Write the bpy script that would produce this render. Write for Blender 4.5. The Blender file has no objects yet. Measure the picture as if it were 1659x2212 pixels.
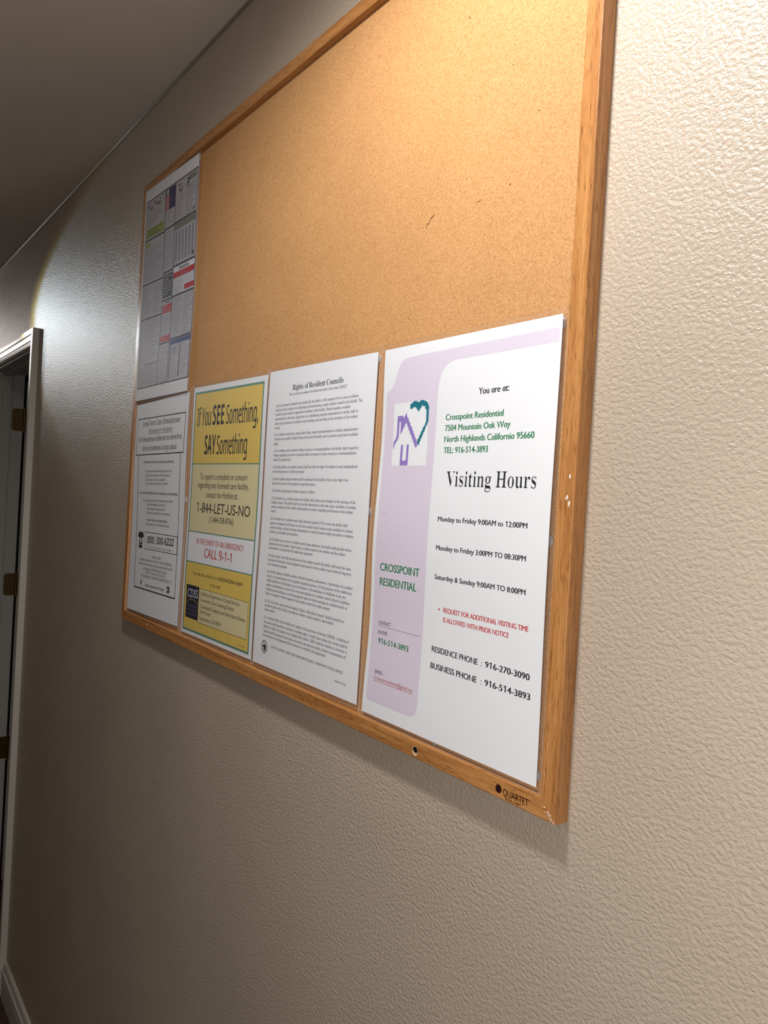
import bpy, bmesh, math, random
from mathutils import Vector, Matrix

random.seed(7)
SC = bpy.context.scene
COL = SC.collection
ZO = 1.36                      # height of the board's lower edge above the floor
IN = 0.0254

# ------------------------------------------------------------------ camera
cam_d = bpy.data.cameras.new('camera')
cam = bpy.data.objects.new('camera', cam_d)
COL.objects.link(cam)
_r = Vector((0.58267216, 0.81069461, 0.05716116))
_u = Vector((-0.04215845, -0.04008883, 0.99830634))
_f = Vector((-0.8116131, 0.58409514, -0.01081898))
M = Matrix((_r, _u, -_f)).transposed().to_4x4()
M.translation = Vector((1.68705, -0.55839, 0.2748 + ZO))
cam.matrix_world = M
cam_d.sensor_fit = 'VERTICAL'
cam_d.sensor_height = 36.0
cam_d.sensor_width = 27.0
cam_d.lens = 1712.767 / 2212 * 36.0
cam_d.clip_start = 0.01
SC.camera = cam

# ------------------------------------------------------------------ world, exposure, lamps
w = bpy.data.worlds.new('world')
SC.world = w
w.use_nodes = True
w.node_tree.nodes['Background'].inputs[0].default_value = (0.02, 0.02, 0.02, 1)
w.node_tree.nodes['Background'].inputs[1].default_value = 0.2
SC.view_settings.view_transform = 'Standard'
SC.view_settings.look = 'None'
SC.view_settings.exposure = 0.0
SC.view_settings.gamma = 1.0
SC.view_settings.use_curve_mapping = False
SC.cycles.use_denoising = True
SC.cycles.sample_clamp_indirect = 6
SC.cycles.max_bounces = 10
SC.cycles.transparent_max_bounces = 16


def lamp(name, kind, loc, energy, color=(1, 1, 1), **kw):
    d = bpy.data.lights.new(name, kind)
    d.energy = energy
    d.color = color
    for k, v in kw.items():
        if k != 'aim':
            setattr(d, k, v)
    o = bpy.data.objects.new(name, d)
    o.location = (loc[0], loc[1], loc[2] + ZO)
    if 'aim' in kw:
        o.rotation_euler = Vector(kw['aim']).to_track_quat('-Z', 'Y').to_euler()
    COL.objects.link(o)
    return o


# ceiling lamp just right of the board
lamp('ceiling_lamp', 'SPOT', (1.17, -0.455, 1.07), 36.5, (0.985, 0.985, 0.985), spot_size=math.radians(180), spot_blend=0.52,
     shadow_soft_size=0.05, aim=(0, 0, -1))
# added unseen fill lamp just behind the camera, stands in for bounced light
lamp('fill_lamp', 'POINT', (1.70, -0.70, 0.12), 16.5, (1.0, 0.985, 0.965), shadow_soft_size=0.22)
# gimbal spot further down the hall, its beam grazing the wall
for nm, half, col, en in (('hall_spot_warm', 14.2, (1.0, 0.80, 0.08), 6), ('hall_spot_cool', 13.4, (0.56, 0.72, 1.0), 19)):
    lamp(nm, 'SPOT', (-2.4, -0.45, 1.05), en, col, spot_size=math.radians(2 * half), spot_blend=0.06,
         shadow_soft_size=0.012, aim=(0.9797675, 0.093163, -0.17713355))
# can light far down the hall
lamp('hall_can_light', 'POINT', (-3.4, -0.5, 1.02), 13, (1.0, 0.93, 0.9), shadow_soft_size=0.12)


# ------------------------------------------------------------------ material helpers
def new_mat(name):
    m = bpy.data.materials.new(name)
    m.use_nodes = True
    nt = m.node_tree
    return m, nt, nt.nodes['Principled BSDF']


def srgb(r, g, b):
    def f(c):
        c /= 255.0
        return c / 12.92 if c <= 0.04045 else ((c + 0.055) / 1.055) ** 2.4
    return (f(r), f(g), f(b), 1)


def flat(name, rgb, rough=0.5, spec=0.4, metal=0.0):
    m, nt, b = new_mat(name)
    b.inputs['Base Color'].default_value = srgb(*rgb)
    b.inputs['Roughness'].default_value = rough
    b.inputs['Specular IOR Level'].default_value = spec
    b.inputs['Metallic'].default_value = metal
    return m


def N(nt, kind, **kw):
    n = nt.nodes.new(kind)
    for k, v in kw.items():
        if k in n.inputs:
            n.inputs[k].default_value = v
        else:
            setattr(n, k, v)
    return n


def coords(nt, scale=(1, 1, 1), kind='Object'):
    tc = N(nt, 'ShaderNodeTexCoord')
    mp = N(nt, 'ShaderNodeMapping')
    mp.inputs['Scale'].default_value = scale
    nt.links.new(tc.outputs[kind], mp.inputs['Vector'])
    return mp.outputs['Vector']


def ramp(nt, fac, stops):
    r = N(nt, 'ShaderNodeValToRGB')
    el = r.color_ramp.elements
    while len(el) < len(stops):
        el.new(0.5)
    for e, (p, c) in zip(el, stops):
        e.position = p
        e.color = c
    nt.links.new(fac, r.inputs['Fac'])
    return r.outputs['Color']


def wall_mat(name, rgb, rough, bump, scale=1.0):
    """orange-peel / knockdown texture under semi-gloss paint"""
    m, nt, b = new_mat(name)
    vec = coords(nt, (scale, scale, scale * 1.25))
    n1 = N(nt, 'ShaderNodeTexNoise', Scale=220.0, Detail=2.5, Roughness=0.5, Distortion=0.25)
    n2 = N(nt, 'ShaderNodeTexNoise', Scale=430.0, Detail=2.0, Roughness=0.5)
    n3 = N(nt, 'ShaderNodeTexNoise', Scale=3.0, Detail=3.0)
    for n in (n1, n2, n3):
        nt.links.new(vec, n.inputs['Vector'])
    r1 = ramp(nt, n1.outputs['Fac'], [(0.36, (0, 0, 0, 1)), (0.62, (1, 1, 1, 1))])
    mx = N(nt, 'ShaderNodeMath', operation='MULTIPLY_ADD')
    nt.links.new(n2.outputs['Fac'], mx.inputs[0])
    mx.inputs[1].default_value = 0.35
    nt.links.new(r1, mx.inputs[2])
    bp = N(nt, 'ShaderNodeBump', Strength=bump, Distance=0.0008)
    nt.links.new(mx.outputs[0], bp.inputs['Height'])
    nt.links.new(bp.outputs['Normal'], b.inputs['Normal'])
    c = srgb(*rgb)
    c2 = tuple(x * 0.93 for x in c[:3]) + (1,)
    nt.links.new(ramp(nt, n3.outputs['Fac'], [(0.35, c2), (0.65, c)]), b.inputs['Base Color'])
    b.inputs['Roughness'].default_value = rough
    b.inputs['Specular IOR Level'].default_value = 0.5
    return m


def wood_mat(name, axis, tone=1.02):
    m, nt, b = new_mat(name)
    sc = [80, 80, 80]
    sc[axis] = 3.2
    vec = coords(nt, tuple(sc))
    sc2 = [800, 800, 800]
    sc2[axis] = 60
    vec2 = coords(nt, tuple(sc2))
    g = N(nt, 'ShaderNodeTexNoise', Scale=1.6, Detail=5.0, Roughness=0.6, Distortion=0.5)
    nt.links.new(vec, g.inputs['Vector'])
    p = N(nt, 'ShaderNodeTexNoise', Scale=1.0, Detail=2.0, Roughness=0.5)
    nt.links.new(vec2, p.inputs['Vector'])
    t = tone
    base = ramp(nt, g.outputs['Fac'], [(0.28, (0.32 * t, 0.125 * t, 0.034 * t, 1)), (0.5, (0.47 * t, 0.205 * t, 0.062 * t, 1)),
                                       (0.75, (0.59 * t, 0.285 * t, 0.098 * t, 1))])
    pore = ramp(nt, p.outputs['Fac'], [(0.33, (0.45, 0.38, 0.3, 1)), (0.43, (1, 1, 1, 1))])
    mx = N(nt, 'ShaderNodeMix', data_type='RGBA', blend_type='MULTIPLY')
    mx.inputs[0].default_value = 0.75
    nt.links.new(base, mx.inputs[6])
    nt.links.new(pore, mx.inputs[7])
    nt.links.new(mx.outputs[2], b.inputs['Base Color'])
    bp = N(nt, 'ShaderNodeBump', Strength=0.25, Distance=0.0004)
    nt.links.new(p.outputs['Fac'], bp.inputs['Height'])
    nt.links.new(bp.outputs['Normal'], b.inputs['Normal'])
    b.inputs['Roughness'].default_value = 0.33
    b.inputs['Specular IOR Level'].default_value = 0.5
    return m


def cork_mat():
    m, nt, b = new_mat('cork')
    vec = coords(nt)
    a = N(nt, 'ShaderNodeTexNoise', Scale=650.0, Detail=4.0, Roughness=0.6)
    v = N(nt, 'ShaderNodeTexVoronoi', Scale=700.0, Randomness=1.0)
    d = N(nt, 'ShaderNodeTexVoronoi', Scale=110.0, Randomness=1.0)
    big = N(nt, 'ShaderNodeTexNoise', Scale=9.0, Detail=4.0)
    for n in (a, v, d, big):
        nt.links.new(vec, n.inputs['Vector'])
    base = ramp(nt, a.outputs['Fac'], [(0.28, (0.46, 0.215, 0.078, 1)), (0.5, (0.60, 0.315, 0.126, 1)), (0.72, (0.69, 0.395, 0.172, 1))])
    sp = N(nt, 'ShaderNodeSeparateColor')
    nt.links.new(v.outputs['Color'], sp.inputs[0])
    cell = ramp(nt, sp.outputs[0], [(0.0, (0.84, 0.80, 0.74, 1)), (0.45, (1, 1, 1, 1))])
    m1 = N(nt, 'ShaderNodeMix', data_type='RGBA', blend_type='MULTIPLY')
    m1.inputs[0].default_value = 1.0
    nt.links.new(base, m1.inputs[6])
    nt.links.new(cell, m1.inputs[7])
    dots = ramp(nt, d.outputs['Distance'], [(0.04, (0.5, 0.36, 0.25, 1)), (0.09, (1, 1, 1, 1))])
    m2 = N(nt, 'ShaderNodeMix', data_type='RGBA', blend_type='MULTIPLY')
    m2.inputs[0].default_value = 0.35
    nt.links.new(m1.outputs[2], m2.inputs[6])
    nt.links.new(dots, m2.inputs[7])
    lo = ramp(nt, big.outputs['Fac'], [(0.3, (0.93, 0.92, 0.90, 1)), (0.7, (1, 1, 1, 1))])
    m3 = N(nt, 'ShaderNodeMix', data_type='RGBA', blend_type='MULTIPLY')
    m3.inputs[0].default_value = 1.0
    nt.links.new(m2.outputs[2], m3.inputs[6])
    nt.links.new(lo, m3.inputs[7])
    nt.links.new(m3.outputs[2], b.inputs['Base Color'])
    bp = N(nt, 'ShaderNodeBump', Strength=0.45, Distance=0.0006)
    nt.links.new(a.outputs['Fac'], bp.inputs['Height'])
    nt.links.new(bp.outputs['Normal'], b.inputs['Normal'])
    b.inputs['Roughness'].default_value = 0.75
    b.inputs['Specular IOR Level'].default_value = 0.25
    return m


def film_mat(name, haze, rough=0.12, refl=1.0):
    """clear laminating film: lets light through, keeps a surface reflection"""
    m = bpy.data.materials.new(name)
    m.use_nodes = True
    nt = m.node_tree
    nt.nodes.clear()
    out = N(nt, 'ShaderNodeOutputMaterial')
    tr = N(nt, 'ShaderNodeBsdfTransparent')
    tr.inputs[0].default_value = (0.99, 0.99, 0.99, 1)
    df = N(nt, 'ShaderNodeBsdfDiffuse')
    df.inputs[0].default_value = (0.8, 0.8, 0.8, 1)
    gl = N(nt, 'ShaderNodeBsdfGlossy')
    gl.inputs['Roughness'].default_value = rough
    fr = N(nt, 'ShaderNodeFresnel', IOR=1.42)
    sc = N(nt, 'ShaderNodeMath', operation='MULTIPLY')
    # only the outer faces of the thin film reflect
    ge = N(nt, 'ShaderNodeNewGeometry')
    fb = N(nt, 'ShaderNodeMath', operation='SUBTRACT')
    fb.inputs[0].default_value = refl
    nt.links.new(ge.outputs['Backfacing'], fb.inputs[1])
    fb.use_clamp = True
    nt.links.new(fr.outputs[0], sc.inputs[0])
    nt.links.new(fb.outputs[0], sc.inputs[1])
    m1 = N(nt, 'ShaderNodeMixShader')
    m1.inputs[0].default_value = haze
    nt.links.new(tr.outputs[0], m1.inputs[1])
    nt.links.new(df.outputs[0], m1.inputs[2])
    m2 = N(nt, 'ShaderNodeMixShader')
    nt.links.new(sc.outputs[0], m2.inputs[0])
    nt.links.new(m1.outputs[0], m2.inputs[1])
    nt.links.new(gl.outputs[0], m2.inputs[2])
    nt.links.new(m2.outputs[0], out.inputs[0])
    return m


def paper_mat(name, rgb):
    m, nt, b = new_mat(name)
    vec = coords(nt)
    n = N(nt, 'ShaderNodeTexNoise', Scale=14.0, Detail=3.0)
    nt.links.new(vec, n.inputs['Vector'])
    c = srgb(*rgb)
    nt.links.new(ramp(nt, n.outputs['Fac'], [(0.3, tuple(x * 0.975 for x in c[:3]) + (1,)), (0.7, c)]), b.inputs['Base Color'])
    b.inputs['Roughness'].default_value = 0.55
    b.inputs['Specular IOR Level'].default_value = 0.2
    return m


WALL = wall_mat('wall_paint', (190, 173, 154), 0.39, 0.62)
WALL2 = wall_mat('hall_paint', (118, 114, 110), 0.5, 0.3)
CEIL = wall_mat('ceiling_paint', (226, 214, 200), 0.5, 0.2)
TRIM = flat('trim_paint', (206, 200, 188), 0.35, 0.5)
BRASS = flat('aged_brass', (104, 84, 44), 0.45, 0.5, 0.85)
DOORP = flat('door_paint', (186, 180, 172), 0.4, 0.5)
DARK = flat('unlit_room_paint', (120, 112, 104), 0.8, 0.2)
WOODX = wood_mat('oak_along', 0)
WOODZ = wood_mat('oak_upright', 2)
CORK = cork_mat()
FILM = film_mat('laminate_film', 0.02)
FILME = film_mat('laminate_sealed_edge', 0.22)
GLUE = film_mat('clear_gel', 0.42, 0.2, 0.5)


def floor_mat():
    m, nt, b = new_mat('floor_carpet')
    vec = coords(nt)
    n = N(nt, 'ShaderNodeTexNoise', Scale=160.0, Detail=4.0)
    nt.links.new(vec, n.inputs['Vector'])
    nt.links.new(ramp(nt, n.outputs['Fac'], [(0.3, srgb(44, 26, 22)), (0.7, srgb(76, 48, 42))]), b.inputs['Base Color'])
    b.inputs['Roughness'].default_value = 0.9
    return m


FLOOR = floor_mat()


# ------------------------------------------------------------------ object helpers
def link_mesh(name, verts, faces, mats, parent=None, idx=None, smooth=False):
    me = bpy.data.meshes.new(name)
    me.from_pydata([tuple(v) for v in verts], [], faces)
    for m in (mats if isinstance(mats, (list, tuple)) else [mats]):
        me.materials.append(m)
    if idx:
        me.polygons.foreach_set('material_index', idx)
    if smooth:
        me.polygons.foreach_set('use_smooth', [True] * len(me.polygons))
    me.update()
    o = bpy.data.objects.new(name, me)
    COL.objects.link(o)
    if parent:
        o.parent = parent
    return o


def empty(name, loc, label=None, cat=None, group=None, kind=None):
    o = bpy.data.objects.new(name, None)
    o.empty_display_size = 0.05
    o.location = loc
    COL.objects.link(o)
    tag(o, label, cat, group, kind)
    return o


def tag(o, label=None, cat=None, group=None, kind=None):
    if label:
        o['label'] = label
    if cat:
        o['category'] = cat
    if group:
        o['group'] = group
    if kind:
        o['kind'] = kind
    return o


def bm_obj(name, bm, mats, parent=None, smooth=False):
    me = bpy.data.meshes.new(name)
    bm.normal_update()
    bm.to_mesh(me)
    bm.free()
    for m in (mats if isinstance(mats, (list, tuple)) else [mats]):
        me.materials.append(m)
    if smooth:
        me.polygons.foreach_set('use_smooth', [True] * len(me.polygons))
    o = bpy.data.objects.new(name, me)
    COL.objects.link(o)
    if parent:
        o.parent = parent
    return o


def add_box(bm, x0, x1, y0, y1, z0, z1, bevel=0.0):
    g = bmesh.ops.create_cube(bm, size=1.0)
    vs = g['verts']
    for v in vs:
        v.co = Vector(((x0 + x1) / 2 + v.co.x * (x1 - x0), (y0 + y1) / 2 + v.co.y * (y1 - y0), (z0 + z1) / 2 + v.co.z * (z1 - z0)))
    if bevel:
        es = list({e for v in vs for e in v.link_edges})
        bmesh.ops.bevel(bm, geom=es, offset=bevel, segments=2, affect='EDGES', profile=0.5)


def box_obj(name, dims, mats, parent=None, bevel=0.0):
    bm = bmesh.new()
    add_box(bm, *dims, bevel=bevel)
    return bm_obj(name, bm, mats, parent)


def sweep(bm, prof, p0, p1, axis_s, axis_d, m0=0.0, m1=0.0):
    """extrude profile [(s,d)] from p0 to p1; the ends are mitred by m0*s / m1*s along the run"""
    p0, p1 = Vector(p0), Vector(p1)
    t = (p1 - p0).normalized()
    a, d = Vector(axis_s), Vector(axis_d)
    A = [bm.verts.new(p0 + a * s + d * q + t * (s * m0)) for s, q in prof]
    B = [bm.verts.new(p1 + a * s + d * q - t * (s * m1)) for s, q in prof]
    n = len(prof)
    for i in range(n):
        j = (i + 1) % n
        bm.faces.new((A[i], A[j], B[j], B[i]))
    bm.faces.new(list(reversed(A)))
    bm.faces.new(B)
    bmesh.ops.recalc_face_normals(bm, faces=bm.faces)


# ------------------------------------------------------------------ room shell
FZ, CZ = 0.0, 1.0998 + ZO          # floor and ceiling
X0, X1 = -5.2, 4.6                 # ends of the hall
YO = -1.25                         # opposite wall
OX0, OX1, OZ = -1.795, -1.052, 0.722 + ZO   # rough door opening

bm = bmesh.new()
add_box(bm, X0, OX0, 0.0, 0.115, FZ, CZ)
add_box(bm, OX1, X1, 0.0, 0.115, FZ, CZ)
add_box(bm, OX0, OX1, 0.0, 0.115, OZ, CZ)
tag(bm_obj('wall_right', bm, WALL), kind='structure')
tag(box_obj('wall_left', (X0, X1, YO - 0.1, YO, FZ, CZ), WALL2), kind='structure')
tag(box_obj('wall_far', (X0 - 0.1, X0, YO - 0.1, 0.115, FZ, CZ), WALL2), kind='structure')
tag(box_obj('wall_near', (X1, X1 + 0.1, YO - 0.1, 0.115, FZ, CZ), WALL2), kind='structure')
tag(box_obj('ceiling', (X0 - 0.1, X1 + 0.1, YO - 0.1, 0.115, CZ, CZ + 0.1), CEIL), kind='structure')
tag(box_obj('floor', (X0 - 0.1, X1 + 0.1, YO - 0.1, 2.2, FZ - 0.1, FZ), FLOOR), kind='structure')
# unlit room behind the open door
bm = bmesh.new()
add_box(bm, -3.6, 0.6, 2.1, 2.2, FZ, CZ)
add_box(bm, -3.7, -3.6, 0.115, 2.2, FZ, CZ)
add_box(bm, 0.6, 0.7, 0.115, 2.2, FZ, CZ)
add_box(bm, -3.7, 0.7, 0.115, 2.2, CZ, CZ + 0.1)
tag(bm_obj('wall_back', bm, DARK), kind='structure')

# thin bead of painted caulk where wall and ceiling meet
bm = bmesh.new()
sweep(bm, [(0, 0), (0, 0.004), (0.0015, 0.0042), (0.0042, 0.0015), (0.004, 0)], (X0, 0, CZ), (X1, 0, CZ), (0, 0, -1), (0, -1, 0))
tag(bm_obj('trim_1', bm, flat('caulk_bead', (128, 115, 100), 0.3)), kind='structure')

# baseboard on the board's wall: flat lower part, bead and cove above
prof = [(0, 0), (0, 0.013), (0.062, 0.013), (0.066, 0.0115), (0.072, 0.0115), (0.076, 0.0145), (0.084, 0.0145), (0.090, 0.010), (0.104, 0.0075), (0.110, 0.003), (0.110, 0)]
bm = bmesh.new()
sweep(bm, prof, (-1.010, 0, FZ), (X1, 0, FZ), (0, 0, 1), (0, -1, 0))
tag(bm_obj('baseboard_right', bm, TRIM), kind='structure')
bm = bmesh.new()
sweep(bm, prof, (X0, 0, FZ), (-1.851, 0, FZ), (0, 0, 1), (0, -1, 0))
tag(bm_obj('baseboard_far', bm, TRIM), kind='structure')

# door: casing, jambs, stops, hinges and the leaf swung back into the dark room
door = empty('door_1', (-1.42, 0, FZ), kind='structure')
inv = Vector((1.42, 0, -FZ))


def shift(o, root):
    o.parent = root
    o.matrix_parent_inverse = Matrix.Translation(-root.location)
    return o


CW = 0.055
cas = [(0, 0), (0, 0.019), (0.006, 0.0195), (0.017, 0.0195), (0.0185, 0.0165), (0.021, 0.0165), (0.0225, 0.0175), (0.036, 0.0165), (0.0375, 0.0135), (0.040, 0.0135), (0.0415, 0.0145), (0.049, 0.013), (0.055, 0.009), (0.055, 0)]
CX1, CX0, CT = -1.010, -1.837, 0.766 + ZO
bm = bmesh.new()
sweep(bm, cas, (CX1, 0, FZ), (CX1, 0, CT), (-1, 0, 0), (0, -1, 0), 0, 1)
shift(bm_obj('casing', bm, TRIM), door)
bm = bmesh.new()
sweep(bm, cas, (CX0, 0, FZ), (CX0, 0, CT), (1, 0, 0), (0, -1, 0), 0, 1)
shift(bm_obj('casing', bm, TRIM), door)
bm = bmesh.new()
sweep(bm, cas, (CX0, 0, CT), (CX1, 0, CT), (0, 0, -1), (0, -1, 0), 1, 1)
shift(bm_obj('head_casing', bm, TRIM), door)
JX0, JX1, JZ = -1.778, -1.069, 0.706 + ZO
shift(box_obj('jamb', (OX0, JX0, -0.001, 0.116, FZ, JZ + 0.016), DOORP, bevel=0.002), door)
shift(box_obj('jamb', (JX1, OX1, -0.001, 0.116, FZ, JZ + 0.016), DOORP, bevel=0.002), door)
shift(box_obj('head_jamb', (JX0, JX1, -0.001, 0.116, JZ, JZ + 0.016), DOORP), door)
bm = bmesh.new()
add_box(bm, JX0, JX0 + 0.011, 0.034, 0.068, FZ, JZ, bevel=0.002)
add_box(bm, JX1 - 0.011, JX1, 0.034, 0.068, FZ, JZ, bevel=0.002)
add_box(bm, JX0 + 0.011, JX1 - 0.011, 0.034, 0.068, JZ - 0.011, JZ, bevel=0.002)
shift(bm_obj('door_stop', bm, DOORP), door)
# leaf, hinged at the far jamb and folded back about 165 degrees
leaf = box_obj('door_leaf', (0.004, 0.70, -0.035, 0.0, 0.012, 2.045), DOORP, bevel=0.002)
lm = Matrix.Translation(Vector((JX0 - 0.006, 0.124, FZ))) @ Matrix.Rotation(math.radians(158), 4, 'Z')
leaf.matrix_world = lm
leaf.parent = door
leaf.matrix_parent_inverse = Matrix.Translation(-door.location)


def hinge(zc):
    h = empty('hinge', (JX0, 0.1, zc))
    bm = bmesh.new()
    r, wd, ht, th = 0.012, 0.040, 0.089, 0.0022
    y1 = 0.114
    pts = []
    for cy, cz, a0 in ((y1 - wd + r, ht / 2 - r, 90), (y1 - wd + r, -ht / 2 + r, 180)):
        for k in range(7):
            a = math.radians(a0 + 15 * k)
            pts.append((cy + r * math.cos(a), cz + r * math.sin(a)))
    pts += [(y1, -ht / 2), (y1, ht / 2)]
    f0 = [bm.verts.new((JX0, y, zc + z)) for y, z in pts]
    f1 = [bm.verts.new((JX0 + th, y, zc + z)) for y, z in pts]
    bm.faces.new(f1)
    bm.faces.new(list(reversed(f0)))
    for i in range(len(pts)):
        j = (i + 1) % len(pts)
        bm.faces.new((f0[i], f0[j], f1[j], f1[i]))
    for sy, sz in ((0.012, 0.03), (0.022, 0.0), (0.012, -0.03)):     # screw heads
        g = bmesh.ops.create_cone(bm, cap_ends=True, segments=12, radius1=0.0042, radius2=0.0034, depth=0.0012,
                                  matrix=Matrix.Translation((JX0 + th + 0.0005, y1 - wd + sy + 0.004, zc + sz)) @ Matrix.Rotation(math.pi / 2, 4, 'Y'))
    bmesh.ops.recalc_face_normals(bm, faces=bm.faces)
    o = bm_obj('hinge_plate', bm, BRASS)
    o.parent = h
    o.matrix_parent_inverse = Matrix.Translation(-h.location)
    bm = bmesh.new()
    for k in range(5):
        bmesh.ops.create_cone(bm, cap_ends=True, segments=16, radius1=0.0062, radius2=0.0062, depth=0.0168,
                              matrix=Matrix.Translation((JX0 + 0.003, y1 + 0.006, zc - 0.0356 + 0.0178 * k)))
    for s in (-1, 1):
        bmesh.ops.create_uvsphere(bm, u_segments=12, v_segments=8, radius=0.0048, matrix=Matrix.Translation((JX0 + 0.003, y1 + 0.006, zc + s * 0.048)))
    o = bm_obj('hinge_knuckle', bm, BRASS)
    o.parent = h
    o.matrix_parent_inverse = Matrix.Translation(-h.location)
    shift(h, door)


for z in (0.527, -0.137, -0.80):
    hinge(z + ZO)

# ------------------------------------------------------------------ cork board
BW, BH, BD = 48 * IN, 36 * IN, 0.0172
FWD = 0.0192                       # width of the oak moulding
CY = 0.0085                        # cork face, out from the wall
board = empty('cork_board', (BW / 2, 0, ZO), 'large oak framed cork notice board hanging on the beige textured wall', 'notice board')


def to_board(o):
    o.parent = board
    o.matrix_parent_inverse = Matrix.Translation(-board.location)
    return o


bm = bmesh.new()
add_box(bm, 0.012, BW - 0.012, -CY, -0.001, ZO + 0.012, ZO + BH - 0.012)
cork = to_board(bm_obj('cork_panel', bm, CORK))

rail = [(0.0006, 0.0004), (0.0, 0.0010), (0.0, BD - 0.0012), (0.0004, BD - 0.0004), (0.0012, BD), (FWD - 0.0012, BD), (FWD - 0.0004, BD - 0.0004),
        (FWD, BD - 0.0013), (FWD, CY - 0.002), (0.0125, 0.0004)]
CHIP = flat('chipped_white_paint', (236, 226, 214), 0.45)
INK = flat('black_ink', (22, 18, 16), 0.45)
RAW = flat('raw_wood', (226, 190, 148), 0.7)
HOLE = flat('hole_dark', (30, 16, 10), 0.9)


def rail_obj(name, p0, p1, s, mat):
    bm = bmesh.new()
    sweep(bm, rail, p0, p1, s, (0, -1, 0), 1, 1)
    return to_board(bm_obj(name, bm, mat))


bl, br = (0, 0, ZO), (BW, 0, ZO)
tl, tr = (0, 0, ZO + BH), (BW, 0, ZO + BH)
bottom = rail_obj('frame_rail', bl, br, (0, 0, 1), WOODX)
top = rail_obj('frame_rail', tl, tr, (0, 0, -1), WOODX)
left = rail_obj('frame_rail', bl, tl, (1, 0, 0), WOODZ)
right = rail_obj('frame_rail', br, tr, (-1, 0, 0), WOODZ)

# bored screw hole in the bottom rail
HX, HZ, HR = 1.0184, 0.0088 + ZO, 0.0040
bm = bmesh.new()
bmesh.ops.create_cone(bm, cap_ends=True, segments=28, radius1=HR, radius2=HR, depth=0.026,
                      matrix=Matrix.Translation((HX, -BD, HZ)) @ Matrix.Rotation(math.pi / 2, 4, 'X'))
cut = bm_obj('cutter', bm, HOLE)
md = bottom.modifiers.new('bore', 'BOOLEAN')
md.operation = 'DIFFERENCE'
md.object = cut
md.solver = 'EXACT'
md.material_mode = 'TRANSFER'
bpy.context.view_layer.update()
dg = bpy.context.evaluated_depsgraph_get()
me = bpy.data.meshes.new_from_object(bottom.evaluated_get(dg))
bottom.modifiers.clear()
bottom.data = me
bpy.data.objects.remove(cut)
# chipped rim round the hole
vs, fs = [], []
for k in range(28):
    a = 2 * math.pi * k / 28
    ro = HR + 0.0004 + 0.0005 * random.random() + (0.0011 if 205 < math.degrees(a) < 320 else 0)
    for rr in (HR - (0.0014 if 205 < math.degrees(a) < 320 else 0), ro):
        vs.append((HX + rr * math.cos(a), -BD - 0.00015, HZ + rr * 1.05 * math.sin(a)))
for k in range(28):
    j = (k + 1) % 28
    fs.append((2 * k, 2 * k + 1, 2 * j + 1, 2 * j))
rim = to_board(link_mesh('screw_hole_rim', vs, fs, RAW))
tag(rim, 'pale chipped rim of the empty screw hole')


def blob(cx, cz, rx, rz, y, n=9, th=0.0005, face='front'):
    """small irregular flake lying on the front (normal -y) or the right side face (normal +x)"""
    pts = []
    for k in range(n):
        a = 2 * math.pi * k / n
        q = random.uniform(0.65, 1.1)
        pts.append((cx + rx * q * math.cos(a), cz + rz * q * math.sin(a)))
    v = [(x, -y, z) for x, z in pts] + [(cx + (x - cx) * 0.6, -y - th, cz + (z - cz) * 0.6) for x, z in pts]
    f = [tuple(range(n, 2 * n))] + [(i, (i + 1) % n, n + (i + 1) % n, n + i) for i in range(n)]
    return v, f


def blobs(name, lst, mat, y, parent_fn, label=None, each=False):
    if each:
        for q in lst:
            blobs(name, [q], mat, y, parent_fn, label)
        return
    V, F = [], []
    for cx, cz, rx, rz in lst:
        v, f = blob(cx, cz + ZO, rx, rz, y)
        F += [tuple(i + len(V) for i in q) for q in f]
        V += v
    o = parent_fn(link_mesh(name, V, F, mat))
    if label:
        tag(o, label)
    return o


blobs('paint_chip', [(1.2128, 0.3076, 0.0013, 0.0028), (1.2110, 0.2892, 0.0014, 0.0026), (1.2135, 0.2835, 0.0013, 0.0032), (1.2095, 0.288, 0.0007, 0.001)],
      CHIP, BD, to_board, 'white paint chip on the right rail', True)
sc_l = []
for k in range(34):
    q = random.random()
    d = 0.0016 + 0.0115 * q * q                        # distance from the outer corner along the mitre
    sc_l.append((BW - d - random.uniform(-0.0012, 0.0036), d * 0.85 + random.uniform(-0.0012, 0.0014), random.uniform(0.0003, 0.0015), random.uniform(0.0003, 0.0008)))
blobs('corner_scuff', sc_l, flat('scuff', (206, 178, 156), 0.4), BD, to_board, 'pale scuffs where the lower right mitre is worn')
GLS = flat('dried_glue', (196, 140, 88), 0.3)
blobs('glue_streak', [(1.2045, 0.098, 0.0006, 0.013), (1.2062, 0.094, 0.0005, 0.016), (1.2052, 0.062, 0.0006, 0.011), (1.2078, 0.070, 0.0004, 0.012), (1.2040, 0.034, 0.0007, 0.010)],
      GLS, BD, to_board, 'shiny dried glue streak on the right rail', True)
blobs('rail_scratch', [(0.1623 - 0.0006, 0.0108, 0.0008, 0.0022), (0.1623 + 0.0009, 0.0108, 0.0004, 0.0022)], flat('scratch', (214, 170, 100), 0.5), BD, to_board)
blobs('rail_dent', [(0.1552, 0.9118 - 0.004, 0.0011, 0.003)], HOLE, BD, to_board)
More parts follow.
